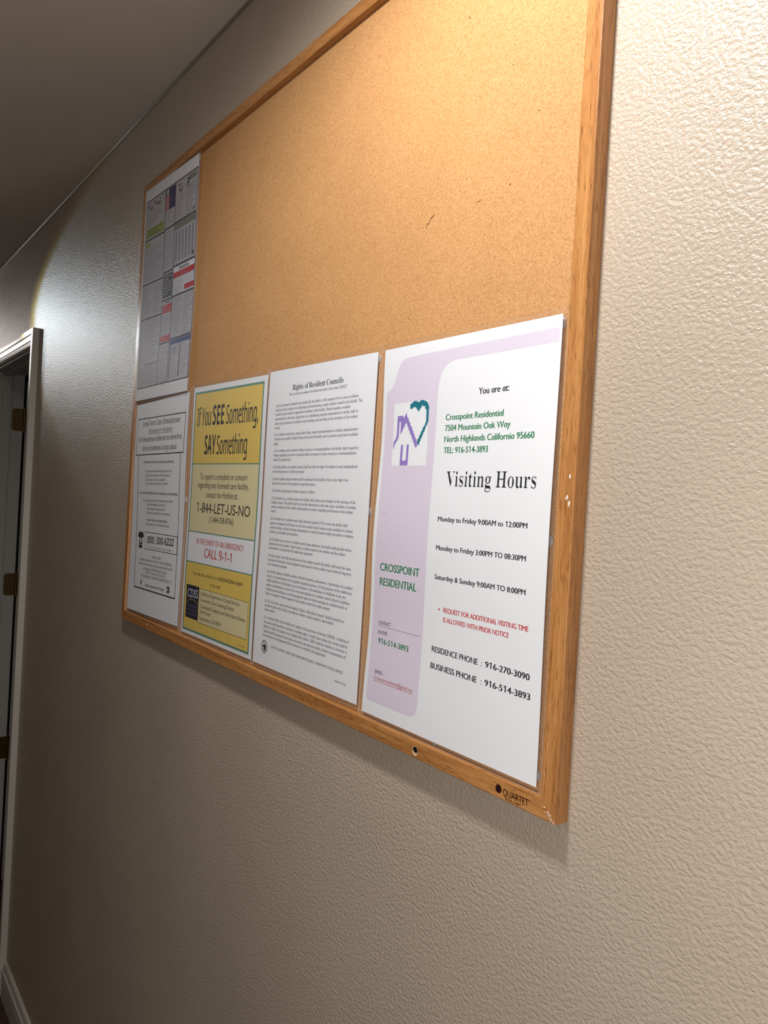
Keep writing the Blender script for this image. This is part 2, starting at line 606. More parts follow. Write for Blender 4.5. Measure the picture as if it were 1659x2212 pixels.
blobs('pin_hole', [(1.0607, 0.5946, 0.0012, 0.0008), (1.0570, 0.5946, 0.0007, 0.0005), (1.064, 0.595, 0.0006, 0.0007), (0.5363, 0.5018, 0.0016, 0.0006), (1.0284, 0.8, 0.0007, 0.0011),
                    (1.1057, 0.5992, 0.0009, 0.0009), (0.93, 0.70, 0.0006, 0.0006), (1.10, 0.72, 0.0006, 0.0007), (0.99, 0.64, 0.0007, 0.0006), (0.86, 0.83, 0.0006, 0.0009),
                    (1.14, 0.66, 0.0008, 0.0006), (0.72, 0.66, 0.0006, 0.0006), (0.60, 0.60, 0.0006, 0.0006), (1.03, 0.50, 0.0005, 0.0006), (0.95, 0.49, 0.0006, 0.0005)],
      HOLE, CY, to_board, 'dark pin hole in the cork', True)
# the long torn mark in the cork
V, F = [], []
path = [(0.9725, 0.5882), (0.9752, 0.5925), (0.9775, 0.5925), (0.9812, 0.5975), (0.9845, 0.5985), (0.9872, 0.6005)]
for i, (x, z) in enumerate(path):
    wd = (0.0003, 0.0007, 0.0005, 0.0007, 0.0006, 0.0002)[i]
    V += [(x, -CY - 0.0002, z + wd + ZO), (x, -CY - 0.0002, z - wd + ZO)]
    if i:
        F.append((2 * i - 2, 2 * i - 1, 2 * i + 1, 2 * i))
tag(to_board(link_mesh('torn_mark', V, F, flat('torn_cork', (92, 52, 22), 0.9))), 'dark torn mark in the cork')


# ------------------------------------------------------------------ lettering
def bold_map(s, base, dig):
    o = ''
    for ch in s:
        if 'A' <= ch <= 'Z':
            o += chr(base + ord(ch) - 65)
        elif 'a' <= ch <= 'z':
            o += chr(base + 26 + ord(ch) - 97)
        elif '0' <= ch <= '9':
            o += chr(dig + ord(ch) - 48)
        else:
            o += ch
    return o


STY = {  # style: (character mapping, outline offset, sideways thinning, curve resolution)
    's': (None, 0.0, -0.006, 3), 'g': ('alpha', 0.0, -0.03, 4), 'gl': ('alpha', 0.0, -0.008, 3), 'gb': ('alpha', 0.0, -0.022, 4),
    'm': ((0x1D5A0, 0x1D7E2), 0.0, -0.018, 3), 'mb': ((0x1D5D4, 0x1D7EC), 0.0, 0, 3), 'tb': ((0x1D5D4, 0x1D7EC), 0.0, 0, 2), 'tm': ((0x1D5A0, 0x1D7E2), 0.004, 0, 2),
    'r': ((0x1D400, 0x1D7CE), 0.0, 0, 4), 'rt': ((0x1D400, 0x1D7CE), 0.0, 0.012, 1), 'rv': ((0x1D400, 0x1D7CE), 0.0, 0.019, 6)}
_tcu = bpy.data.curves.new('lettering', 'FONT')
_tob = bpy.data.objects.new('lettering', _tcu)
COL.objects.link(_tob)
_cap = {}


def type_mesh(s, off, res):
    _tcu.body = s
    _tcu.offset = off
    _tcu.resolution_u = res
    return bpy.data.meshes.new_from_object(_tob)


def right_edge(s, res):
    me = type_mesh(s, 0.0, res)
    x = max(v.co.x for v in me.vertices)
    bpy.data.meshes.remove(me)
    return x


def islands(me):
    par = list(range(len(me.vertices)))

    def find(i):
        while par[i] != i:
            par[i] = par[par[i]]
            i = par[i]
        return i
    for e in me.edges:
        i, j = find(e.vertices[0]), find(e.vertices[1])
        par[i] = j
    grp = {}
    for i in range(len(par)):
        grp.setdefault(find(i), []).append(i)
    return list(grp.values())


def raw_text(s, sty):
    mp, off, thin, res = STY[sty]
    spots = []
    if mp is None or mp == 'alpha':
        s = s.replace('1', '\U0001D7E3')
    if mp == 'alpha':
        s2 = s.replace('a', 'q')
        spots = [right_edge(s2[:i + 1], res) for i, ch in enumerate(s) if ch == 'a']
        s = s2
    elif mp:
        s = bold_map(s, *mp)
    me = type_mesh(s, off, res)
    if spots:
        for isl in islands(me):
            xr = max(me.vertices[i].co.x for i in isl)
            if any(abs(xr - q) < 0.012 for q in spots) and min(me.vertices[i].co.y for i in isl) < -0.05:
                for i in isl:
                    if me.vertices[i].co.y < 0:
                        me.vertices[i].co.y = 0.0
    bm = bmesh.new()
    bm.from_mesh(me)
    bpy.data.meshes.remove(me)
    if thin:
        mv = {}
        bmesh.ops.remove_doubles(bm, verts=bm.verts, dist=1e-5)
        for e in bm.edges:
            if len(e.link_faces) == 1:
                l = e.link_loops[0]
                a, b = l.vert.co, l.link_loop_next.vert.co
                d = b - a
                sgn = 1 if e.link_faces[0].normal.z > 0 else -1
                n = Vector((d.y, -d.x, 0)) * sgn
                if n.length > 1e-9:
                    n.normalize()
                    for v in e.verts:
                        mv.setdefault(v, []).append(n.x)
        for v, l in mv.items():
            pos, neg = max(l), min(l)
            v.co.x -= thin * (pos if abs(pos) > abs(neg) else neg)
    bm.verts.ensure_lookup_table()
    V = [(v.co.x, v.co.y) for v in bm.verts]
    F = [tuple(v.index for v in f.verts) for f in bm.faces]
    bm.verts.index_update()
    F = [tuple(v.index for v in f.verts) for f in bm.faces]
    bm.free()
    return V, F


def cap_h(sty):
    if sty not in _cap:
        V, _ = raw_text('H', sty)
        _cap[sty] = max(v[1] for v in V)
    return _cap[sty]


# ------------------------------------------------------------------ posters (11 x 17 inch sheets in clear pouches)
class Poster:
    def __init__(self, name, label, corners, bump=None, margins=(0.22, 0.22, 0.22, 0.18)):
        self.c = [Vector((x, -y, z + ZO)) for x, y, z in corners]     # TL TR BR BL
        self.bump = bump
        self.V, self.F, self.I, self.mats = [], [], [], []
        mid = (self.c[2] + self.c[3]) / 2
        self.root = empty(name, mid, label, 'poster', 'laminated posters on the cork board')
        self.mg = margins
        self.lift = 0.4               # print layers sit a few hundredths of a millimetre apart

    def S(self, u, v, h=0.0):
        a, b = u / 11.0, v / 17.0
        p = self.c[0].lerp(self.c[1], a).lerp(self.c[3].lerp(self.c[2], a), b)
        y = -h
        if self.bump:
            y -= self.bump(u, v)
        return Vector((p.x, p.y + y, p.z))

    def mi(self, mat):
        if mat not in self.mats:
            self.mats.append(mat)
        return self.mats.index(mat)

    def add(self, uv, faces, mat, h):
        o = len(self.V)
        self.V += [self.S(u, v, h if h < 0 else h * self.lift) for u, v in uv]
        self.F += [tuple(i + o for i in f) for f in faces]
        self.I += [self.mi(mat)] * len(faces)

    def sheet(self, mat, nu=24, nv=68, th=0.0002):
        uv = [(11.0 * i / nu, 17.0 * j / nv) for j in range(nv + 1) for i in range(nu + 1)]
        q = nu + 1
        f = [(j * q + i, j * q + i + 1, (j + 1) * q + i + 1, (j + 1) * q + i) for j in range(nv) for i in range(nu)]
        self.add(uv, f, mat, 0.0)
        self.add(uv, [tuple(reversed(x)) for x in f], mat, -th)
        n = len(uv)
        loop = [i for i in range(q)] + [j * q + nu for j in range(1, nv + 1)] + [nv * q + i for i in range(nu - 1, -1, -1)] + [j * q for j in range(nv - 1, 0, -1)]
        base = len(self.V) - 2 * n
        for k in range(len(loop)):
            a, b = loop[k], loop[(k + 1) % len(loop)]
            self.F.append((base + b, base + a, base + n + a, base + n + b))
            self.I.append(self.mi(mat))

    def poly(self, pts, mat, h=0.00012, step=0.5):
        bm = bmesh.new()
        vs = [bm.verts.new((u, v, 0)) for u, v in pts]
        f = bm.faces.new(vs)
        bmesh.ops.triangulate(bm, faces=[f], ngon_method='EAR_CLIP')
        us = [p[0] for p in pts]
        ws = [p[1] for p in pts]
        for ax, lo, hi, st in ((1, min(ws), max(ws), step), (0, min(us), max(us), 0.7)):
            k = math.ceil(lo / st) * st
            while k < hi:
                co = [0, 0, 0]
                no = [0, 0, 0]
                co[ax] = k
                no[ax] = 1
                bmesh.ops.bisect_plane(bm, geom=bm.verts[:] + bm.edges[:] + bm.faces[:], plane_co=co, plane_no=no)
                k += st
        bm.verts.index_update()
        uv = [(v.co.x, v.co.y) for v in bm.verts]
        fs = []
        for g in bm.faces:
            ix = [v.index for v in g.verts]
            ar = sum(uv[ix[i]][0] * uv[ix[(i + 1) % len(ix)]][1] - uv[ix[(i + 1) % len(ix)]][0] * uv[ix[i]][1] for i in range(len(ix)))
            fs.append(tuple(ix) if ar > 0 else tuple(reversed(ix)))
        bm.free()
        self.add(uv, fs, mat, h)

    def rect(self, u0, v0, u1, v1, mat, h=0.00012):
        self.poly([(u0, v0), (u1, v0), (u1, v1), (u0, v1)], mat, h)

    def line(self, u0, v0, u1, v1, wd, mat, h=0.0002):
        d = math.hypot(u1 - u0, v1 - v0)
        nx, ny = -(v1 - v0) / d * wd / 2, (u1 - u0) / d * wd / 2
        self.poly([(u0 + nx, v0 + ny), (u1 + nx, v1 + ny), (u1 - nx, v1 - ny), (u0 - nx, v0 - ny)], mat, h)

    def frame(self, pts, wd, mat, h=0.0002):
        for i in range(len(pts)):
            a, b = pts[i], pts[(i + 1) % len(pts)]
            d = math.hypot(b[0] - a[0], b[1] - a[1])
            e = ((b[0] - a[0]) / d * wd / 2, (b[1] - a[1]) / d * wd / 2)
            self.line(a[0] - e[0], a[1] - e[1], b[0] + e[0], b[1] + e[1], wd, mat, h)

    def raster(self, pts, mat, h, cu, cv):
        """fill a polygon with square printer's pixels, run by run"""
        us = [p[0] for p in pts]
        ws = [p[1] for p in pts]
        v = math.floor(min(ws) / cv) * cv
        uv, fs = [], []
        while v < max(ws):
            y = v + cv / 2
            xs = []
            for i in range(len(pts)):
                (x1, y1), (x2, y2) = pts[i], pts[(i + 1) % len(pts)]
                if (y1 <= y) != (y2 <= y):
                    xs.append(x1 + (y - y1) / (y2 - y1) * (x2 - x1))
            xs.sort()
            for a, b in zip(xs[::2], xs[1::2]):
                a, b = round(a / cu) * cu, round(b / cu) * cu
                if b - a < cu:
                    b = a + cu
                o = len(uv)
                uv += [(a, v), (b, v), (b, v + cv), (a, v + cv)]
                fs.append((o, o + 1, o + 2, o + 3))
            v += cv
        self.add(uv, fs, mat, h)

    def text(self, s, sty, mat, u0, v0, u1, v1, cap, h=0.00025):
        V, F = raw_text(s, sty)
        if not V:
            return
        x0 = min(p[0] for p in V)
        x1 = max(p[0] for p in V)
        ky = cap / cap_h(sty)
        uv = []
        for x, y in V:
            t = (x - x0) / (x1 - x0)
            uv.append((u0 + t * (u1 - u0), v0 + t * (v1 - v0) - y * ky))
        self.add(uv, F, mat, h)

    def greek(self, u0, v0, u1, v1, mat, pitch=0.17, wd=0.055, h=0.0002):
        """rows of print too small to read"""
        v = v0
        while v < v1:
            u = u0
            end = u1 - random.choice((0, 0, 0.1, 0.35)) * (u1 - u0)
            while u < end:
                l = random.uniform(0.12, 0.5)
                self.rect(u, v, min(u + l, end), v + wd, mat, h)
                u += l + 0.07
            v += pitch

    def finish(self, front=0.0009):
        o = link_mesh('paper_sheet', self.V, self.F, self.mats, None, self.I, False)
        o.parent = self.root
        o.matrix_parent_inverse = Matrix.Translation(-self.root.location)
        # clear pouch round the sheet
        l, t, r, b = self.mg
        nu, nv = 18, 36
        V, F, I = [], [], []
        q = nu + 1
        for h in (front, -0.0005):
            for j in range(nv + 1):
                for i in range(nu + 1):
                    V.append(self.S(-l + (11 + l + r) * i / nu, -t + (17 + t + b) * j / nv, h))
        n = q * (nv + 1)
        for j in range(nv):
            for i in range(nu):
                a = (j * q + i, j * q + i + 1, (j + 1) * q + i + 1, (j + 1) * q + i)
                F.append(tuple(reversed(a)))
                I.append(0)
                F.append(tuple(n + k for k in a))
                I.append(0)
        loop = [i for i in range(q)] + [j * q + nu for j in range(1, nv + 1)] + [nv * q + i for i in range(nu - 1, -1, -1)] + [j * q for j in range(nv - 1, 0, -1)]
        for k in range(len(loop)):
            a, c = loop[k], loop[(k + 1) % len(loop)]
            F.append((a, c, n + c, n + a))
            I.append(1)
        p = link_mesh('laminate_pouch', V, F, [FILM, FILME], None, I, False)
        p.parent = self.root
        p.matrix_parent_inverse = Matrix.Translation(-self.root.location)
        tag(p, 'clear laminated margin')


CRN = {
    'A': [(0.0208, 0.0179, 0.8975), (0.3029, 0.0179, 0.8882), (0.2913, 0.0125, 0.4599), (0.0218, 0.0179, 0.4589)],
    'B': [(0.0299, 0.0165, 0.4498), (0.3025, 0.0115, 0.4566), (0.3061, 0.0115, 0.0295), (0.0353, 0.0165, 0.0259)],
    'C': [(0.3256, 0.0115, 0.4618), (0.6112, 0.0115, 0.4581), (0.6053, 0.0115, 0.0265), (0.321, 0.0115, 0.0243)],
    'D': [(0.6194, 0.0125, 0.4606), (0.8986, 0.0125, 0.457), (0.8942, 0.0125, 0.0279), (0.6129, 0.0125, 0.0266)],
    'E': [(0.9144, 0.0135, 0.4566), (1.1904, 0.0135, 0.4562), (1.1915, 0.0135, 0.0241), (0.9071, 0.0135, 0.0244)],
}
WHITE = paper_mat('white_paper', (241, 241, 244))
BLK = flat('print_black', (20, 19, 20), 0.5, 0.2)
TXT = flat('print_body_text', (46, 46, 48), 0.5, 0.2)
GRN = flat('print_green', (8, 120, 68), 0.5, 0.2)
RED = flat('print_red', (200, 34, 40), 0.5, 0.2)
LAV = paper_mat('print_lavender', (226, 214, 229))
PURP = flat('print_purple', (148, 122, 196), 0.5, 0.2)
TEAL = flat('print_teal', (0, 114, 132), 0.5, 0.2)
RUST = flat('print_rust', (178, 84, 62), 0.5, 0.2)
RULE = flat('print_rule', (96, 98, 122), 0.5, 0.2)
YEL = paper_mat('print_yellow', (234, 200, 98))
CREAM = paper_mat('print_cream', (230, 216, 168))
GTEAL = flat('print_border_green', (92, 142, 122), 0.5, 0.2)
NAVY = flat('print_navy', (24, 22, 48), 0.5, 0.2)
GOLD = flat('print_gold', (150, 112, 60), 0.5, 0.2)
PALE = flat('print_pale', (214, 214, 222), 0.5, 0.2)


# --- visiting hours notice
def bump_e(u, v):
    s = math.sin(math.pi * v / 8.5) ** 2
    return -0.0030 * max(0.0, 1 - u / 11.0) ** 1.5 * s + 0.0022 * (u / 11.0) ** 2 * math.sin(math.pi * v / 17) ** 2


E = Poster('visiting_hours_poster', 'white and lavender Visiting Hours poster pinned at the right end of the cork board', CRN['E'], bump_e)
E.sheet(WHITE)
lav = [(10.88, 0.46), (8, 0.48), (5, 0.50), (2.6, 0.52), (1.98, 0.54), (1.62, 0.58), (1.40, 0.66), (1.25, 0.82), (1.12, 1.06), (0.99, 1.33), (0.86, 1.60), (0.74, 1.76), (0.60, 1.86), (0.25, 2.03),
       (0.26, 16.20), (0.36, 16.37), (3.45, 16.37), (3.70, 16.35), (3.90, 16.22), (4.02, 16.0), (4.06, 15.7), (4.08, 2.45), (4.10, 2.12), (4.15, 1.82), (4.25, 1.55), (4.40, 1.32), (4.62, 1.14), (4.95, 1.03), (5.3, 1.0), (10.88, 0.99)]
E.poly(lav, LAV)
E.poly([(0.92, 2.56), (3.48, 2.55), (3.55, 5.40), (0.96, 5.41)], WHITE, 0.0002)
cu, cv = 0.055, 0.055
E.raster([(0.97, 4.61), (0.97, 4.34), (1.22, 4.05), (1.21, 3.11), (1.63, 3.12), (1.65, 3.27), (1.87, 3.05), (2.88, 4.48), (2.69, 4.60), (1.90, 3.46), (1.51, 3.97), (1.47, 3.4), (1.37, 3.4), (1.38, 4.11), (1.20, 4.34)], PURP, 0.0003, cu, cv)
E.raster([(1.58, 4.47), (1.75, 4.47), (1.77, 5.15), (2.06, 5.15), (2.05, 4.47), (2.22, 4.47), (2.22, 5.4), (1.60, 5.4)], PURP, 0.0003, cu, cv)
E.raster([(2.12, 2.88), (2.12, 2.71), (2.29, 2.56), (2.62, 2.55), (2.74, 2.62), (2.85, 2.55), (3.3, 2.56), (3.46, 2.74), (3.54, 2.95), (3.52, 3.48), (2.91, 4.50), (2.78, 4.31), (3.37, 3.47), (3.35, 3.02), (3.22, 2.82), (3.04, 2.77), (2.76, 3.03), (2.55, 2.79), (2.41, 2.81), (2.32, 2.88)], TEAL, 0.0003, cu, cv)
for a in [("You are at:", 'g', BLK, 6.72, 2.56, 8.47, 2.55, 0.26), ("Crosspoint Residential", 'g', GRN, 4.71, 3.50, 8.24, 3.50, 0.25), ("7504 Mountain Oak Way", 'g', GRN, 4.70, 3.955, 8.66, 3.955, 0.25),
          ("North Highlands California 95660", 'g', GRN, 4.70, 4.42, 9.97, 4.42, 0.25), ("TEL: 916-514-3893", 'g', GRN, 4.71, 4.89, 7.48, 4.89, 0.25), ("Visiting Hours", 'rv', BLK, 5.04, 6.28, 10.21, 6.27, 0.62),
          ("Monday to Friday 9:00AM to 12:00PM", 'g', BLK, 4.68, 7.76, 9.91, 7.76, 0.205), ("Monday to Friday 3:00PM TO 08:30PM", 'g', BLK, 4.68, 8.975, 9.94, 8.975, 0.205), ("Saturday & Sunday 9:00AM TO 8:00PM", 'g', BLK, 4.69, 10.21, 10.01, 10.215, 0.205),
          ("\u2022", 'g', RED, 5.03, 11.56, 5.13, 11.56, 0.24), ("REQUEST FOR ADDITIONAL VISITING TIME", 'g', RED, 5.37, 11.53, 10.25, 11.53, 0.195), ("IS ALLOWED WITH PRIOR NOTICE", 'g', RED, 5.38, 11.93, 9.26, 11.93, 0.195),
          ("RESIDENCE PHONE", 'g', BLK, 4.75, 13.27, 7.63, 13.275, 0.235), (":", 'gb', BLK, 7.83, 13.275, 7.88, 13.275, 0.235), ("916-270-3090", 'g', BLK, 8.05, 13.275, 10.43, 13.28, 0.235),
          ("BUSINESS PHONE", 'g', BLK, 4.74, 13.98, 7.63, 13.985, 0.24), (":", 'gb', BLK, 7.86, 13.985, 7.91, 13.985, 0.235), ("916-514-3893", 'g', BLK, 8.08, 13.985, 10.50, 13.99, 0.24),
          ("CROSSPOINT", 'g', GRN, 0.68, 10.255, 3.64, 10.245, 0.35), ("RESIDENTIAL", 'g', GRN, 0.69, 10.935, 3.47, 10.915, 0.35), ("CONTACT", 'gb', BLK, 0.74, 12.76, 1.71, 12.74, 0.165), ("PHONE:", 'gl', BLK, 0.77, 13.21, 1.52, 13.18, 0.17),
          ("916-514-3893", 'g', GRN, 0.82, 13.63, 3.14, 13.62, 0.25), ("EMAIL:", 'gl', BLK, 0.79, 15.04, 1.42, 15.01, 0.17), ("Crosspointresidential@gmail.com", 'gl', RUST, 0.75, 15.30, 3.65, 15.30, 0.165)]:
    E.text(*a)
E.line(0.72, 12.83, 3.87, 12.81, 0.018, RULE)
E.line(0.75, 15.365, 3.65, 15.365, 0.022, RUST)
E.line(0.62, 7.58, 0.86, 7.585, 0.02, flat('print_smudge', (168, 160, 176)))
E.finish()

# --- rights of resident councils
D = Poster('resident_rights_poster', 'white Rights of Resident Councils poster, full of small text, left of the lavender poster', CRN['D'], lambda u, v: 0.0007 * math.sin(v * 0.55) * (1 - u / 11))
D.sheet(WHITE)
D.text("Rights of Resident Councils", 'r', BLK, 2.80, 1.245, 8.04, 1.225, 0.295)
D.text("This is posted in accordance with Health and Safety Code section 1569.157", 'rt', TXT, 2.45, 1.53, 8.43, 1.505, 0.14)
BODY = [("(a) Every licensed residential care facility for the elderly, at the request of two or more residents,", 9.56, 2.08), ("shall assist the residents in establishing and maintaining a single resident council at the facility. The", 9.87, 2.33),
        ("resident council shall be composed of residents of the facility. Family members, resident", 8.85, 2.585), ("representatives, advocates, long-term care ombudsman program representatives, facility staff, or", 9.57, 2.84),
        ("others may participate in resident council meetings and activities at the invitation of the resident", 9.55, 3.10), ("council.", 1.64, 3.37),
        ("(b) A resident council may, among other things, make recommendations to facility administrators", 9.65, 3.735), ("to improve the quality of daily living and care in the facility and to promote and protect residents'", 9.71, 3.99), ("rights.", 1.55, 4.28),
        ("(c) If a resident council submits written concerns or recommendations, the facility shall respond in", 9.78, 4.66), ("writing regarding any action or inaction taken in response to those concerns or recommendations", 9.63, 4.915), ("within 14 calendar days.", 3.12, 5.195),
        ("(d) Facility policies on resident councils shall not limit the right of residents to meet independently", 9.83, 5.59), ("with outside persons or facility personnel.", 4.66, 5.865),
        ("(e) Each resident council member shall be informed by the facility of his or her right to be", 9.03, 6.27), ("interviewed as part of the regulatory inspection process.", 5.94, 6.535), ("(f) Facilities shall promote resident councils as follows:", 5.92, 6.95),
        ("(1) If a facility has a resident council, the facility shall inform new residents of the existence of the", 9.83, 7.37), ("resident council. The facility shall also provide information on the time, place, and dates of resident", 9.92, 7.615),
        ("council meetings and the resident representative to contact regarding involvement in the resident", 9.65, 7.86), ("council.", 1.68, 8.14),
        ("(2) If a facility has a resident council and a licensed capacity of 16 or more, the facility shall", 9.24, 8.54), ("appoint a designated staff liaison to assist the resident council, make a room available for resident", 9.74, 8.80),
        ("council meetings, and post meeting information in a central location readily accessible to residents,", 9.87, 9.045), ("relatives, and resident representatives.", 4.41, 9.315),
        ("(3) If a facility does not have a resident council, upon admission, the facility shall provide written", 9.74, 9.74), ("information on the resident's right to form a resident council to the resident and the resident", 9.21, 9.99), ("representative, as indicated in the admissions agreement.", 6.09, 10.24),
        ("(4) Upon request, and with the permission of the resident council, the facility shall share the name", 9.79, 10.66), ("and contact information of the designated representative of the resident council with the long-term", 9.83, 10.915), ("care ombudsman program.", 3.44, 11.18),
        ("(g) A facility shall not willfully interfere with the formation, maintenance, or promotion of a resident", 10.04, 11.585), ("council, or its participation in the regulatory inspection process. For the purposes of this subdivision,", 10.04, 11.845),
        ("willful interference shall include, but not be limited to, discrimination or retaliation in any way", 9.51, 12.10), ("against an individual as a result of his or her participation in a resident council, refusal to publicize", 9.87, 12.355),
        ("resident council meetings or provide appropriate space for either meetings or a bulletin board, or", 9.67, 12.61), ("failure to respond to written requests by the resident council in a timely manner.", 8.16, 12.865),
        ("(h) The text of this section with the heading \"Rights of Resident Councils\" shall be posted in a", 9.48, 13.30), ("prominent place at the facility accessible to residents, family members, and resident", 8.53, 13.545), ("representatives.", 2.42, 13.81),
        ("(i) A violation of this section shall not be subject to the provisions of Section 1569.40. A violation of", 10.03, 14.235), ("this section shall constitute a violation of resident rights. A facility that violates this section shall be", 9.92, 14.505),
        ("subject to a daily civil penalty of two hundred fifty dollars ($250) until the violation is corrected. A", 9.90, 14.76), ("violation shall be deemed to have been corrected on the date the facility submits documentation of", 9.83, 15.03), ("the correction to the department if the correction is verified by the department.", 8.01, 15.28)]
for s, u1, v in BODY:
    ul = 0.96 + 0.15 * min(1.0, max(0, (v - 2) / 9))
    D.text(s, 'rt', TXT, ul, v + 0.025 * (u1 - ul) / 9, u1, v - 0.03 * (u1 - ul) / 9, 0.152)
D.text("STATE OF CALIFORNIA \u2022 HEALTH AND HUMAN SERVICES AGENCY \u2022 DEPARTMENT OF SOCIAL SERVICES", 's', TXT, 2.15, 15.82, 9.65, 15.79, 0.135)
D.text("PUB 474 (12/14)", 's', TXT, 8.95, 16.31, 9.96, 16.30, 0.10)


def ring(P, cu_, cv_, r0, r1, mat, h, n=36):
    uv, fs = [], []
    for k in range(n):
        a = 2 * math.pi * k / n
        uv += [(cu_ + r0 * math.cos(a), cv_ + r0 * math.sin(a)), (cu_ + r1 * math.cos(a), cv_ + r1 * math.sin(a))]
    for k in range(n):
        j = (k + 1) % n
        fs.append((2 * k, 2 * k + 1, 2 * j + 1, 2 * j))
    P.add(uv, fs, mat, h)


def disc(P, cu_, cv_, ru, rv, mat, h, n=28):
    P.poly([(cu_ + ru * math.cos(2 * math.pi * k / n), cv_ + rv * math.sin(2 * math.pi * k / n)) for k in range(n)], mat, h)


# state seal: lettered rim, hills, seated figure and ship as small dark marks
ring(D, 1.36, 15.89, 0.33, 0.37, TXT, 0.00025)
ring(D, 1.36, 15.89, 0.24, 0.26, TXT, 0.00025)
for k in range(22):
    a = 2 * math.pi * k / 22
    D.line(1.36 + 0.275 * math.cos(a), 15.89 + 0.275 * math.sin(a), 1.36 + 0.32 * math.cos(a), 15.89 + 0.32 * math.sin(a), 0.035, TXT)
D.poly([(1.14, 15.90), (1.22, 15.80), (1.28, 15.86), (1.36, 15.74), (1.44, 15.84), (1.50, 15.78), (1.58, 15.90), (1.55, 15.94), (1.17, 15.95)], TXT, 0.00025)
D.poly([(1.34, 15.95), (1.44, 15.90), (1.52, 15.98), (1.54, 16.08), (1.38, 16.10), (1.32, 16.02)], BLK, 0.0003)
D.line(1.18, 16.02, 1.30, 16.02, 0.03, TXT)
D.line(1.22, 16.06, 1.34, 16.09, 0.02, TXT)
D.finish()

# --- see something, say something
C = Poster('hotline_poster', 'yellow See Something Say Something hotline poster left of the text-only rights poster', CRN['C'], lambda u, v: 0.0006 * math.sin(v * 0.5 + 1))
C.sheet(WHITE)
C.rect(0.36, 0.40, 10.52, 5.28, YEL)
C.rect(0.36, 5.28, 10.54, 9.91, CREAM)
C.rect(0.36, 11.99, 10.54, 16.69, YEL)
C.frame([(0.36, 0.42), (10.50, 0.42), (10.54, 16.69), (0.36, 16.69)], 0.14, GTEAL)
C.line(0.36, 5.29, 10.52, 5.28, 0.07, GTEAL)
C.line(0.36, 9.93, 10.53, 9.90, 0.07, GTEAL)
C.line(0.36, 12.01, 10.53, 11.98, 0.07, GTEAL)
for a in [("If You", 'm', BLK, 0.82, 2.69, 3.12, 2.70, 1.22), ("SEE", 'mb', BLK, 3.40, 2.70, 5.18, 2.71, 1.30), ("Something,", 'm', BLK, 5.52, 2.71, 10.02, 2.73, 1.22), ("SAY", 'mb', BLK, 2.28, 4.65, 4.10, 4.65, 1.30), ("Something", 'm', BLK, 4.28, 4.65, 8.72, 4.65, 1.22),
          ("To report a complaint or concern", 's', BLK, 1.84, 6.34, 8.97, 6.31, 0.40), ("regarding any licensed care facility,", 's', BLK, 1.51, 6.91, 9.25, 6.88, 0.40), ("contact the Hotline at:", 's', BLK, 2.97, 7.54, 7.80, 7.51, 0.40), ("1-844-LET-US-NO", 's', BLK, 1.52, 8.58, 9.64, 8.53, 0.66),
          ("(1-844-538-8766)", 's', BLK, 3.72, 9.17, 7.44, 9.13, 0.38), ("IN THE EVENT OF AN EMERGENCY", 'm', RED, 1.84, 10.71, 9.10, 10.67, 0.36), ("CALL 9-1-1", 'm', RED, 3.33, 11.54, 7.53, 11.50, 0.60),
          ("You may also contact us at", 's', BLK, 1.61, 12.85, 5.62, 12.81, 0.24), ("LetUsNo@dss.ca.gov", 'mb', BLK, 5.76, 12.81, 9.33, 12.77, 0.24), ("or by mail", 's', BLK, 4.59, 13.36, 6.13, 13.33, 0.24)]:
    C.text(*a)
C.rect(0.71, 13.60, 2.85, 15.87, NAVY, 0.0003)
C.text("CDSS", 's', PALE, 0.92, 14.45, 2.68, 14.41, 0.58, 0.0004)
for k in range(10):
    a0, a1 = math.radians(200 + 14 * k), math.radians(200 + 14 * (k + 1))
    C.line(1.80 + 1.0 * math.cos(a0), 14.98 + 0.42 * math.sin(a0), 1.80 + 1.0 * math.cos(a1), 14.98 + 0.42 * math.sin(a1), 0.07, GOLD, 0.0004)
for k, s in enumerate(("CALIFORNIA", "DEPARTMENT OF", "SOCIAL SERVICES")):
    C.text(s, 's', RULE, 0.95, 15.10 + 0.27 * k, 2.65, 15.09 + 0.27 * k, 0.15, 0.0004)
C.rect(2.92, 13.67, 10.24, 15.94, CREAM, 0.0003)
C.frame([(2.92, 13.67), (10.25, 13.66), (10.20, 15.92), (2.93, 15.96)], 0.03, flat('print_thin_rule', (90, 84, 60)), 0.00035)
for s, u1, v in (("California Department of Social Services", 9.06, 14.09), ("Community Care Licensing Division", 8.34, 14.50), ("Centralized Complaint and Information Bureau", 9.92, 14.94), ("744 P Street", 4.93, 15.33), ("Sacramento, CA 95814", 6.57, 15.74)):
    C.text(s, 's', BLK, 3.15, v, u1, v - 0.04, 0.25, 0.0004)
C.text("PUB 475", 's', TXT, 9.3, 16.45, 10.1, 16.44, 0.08)
C.finish()

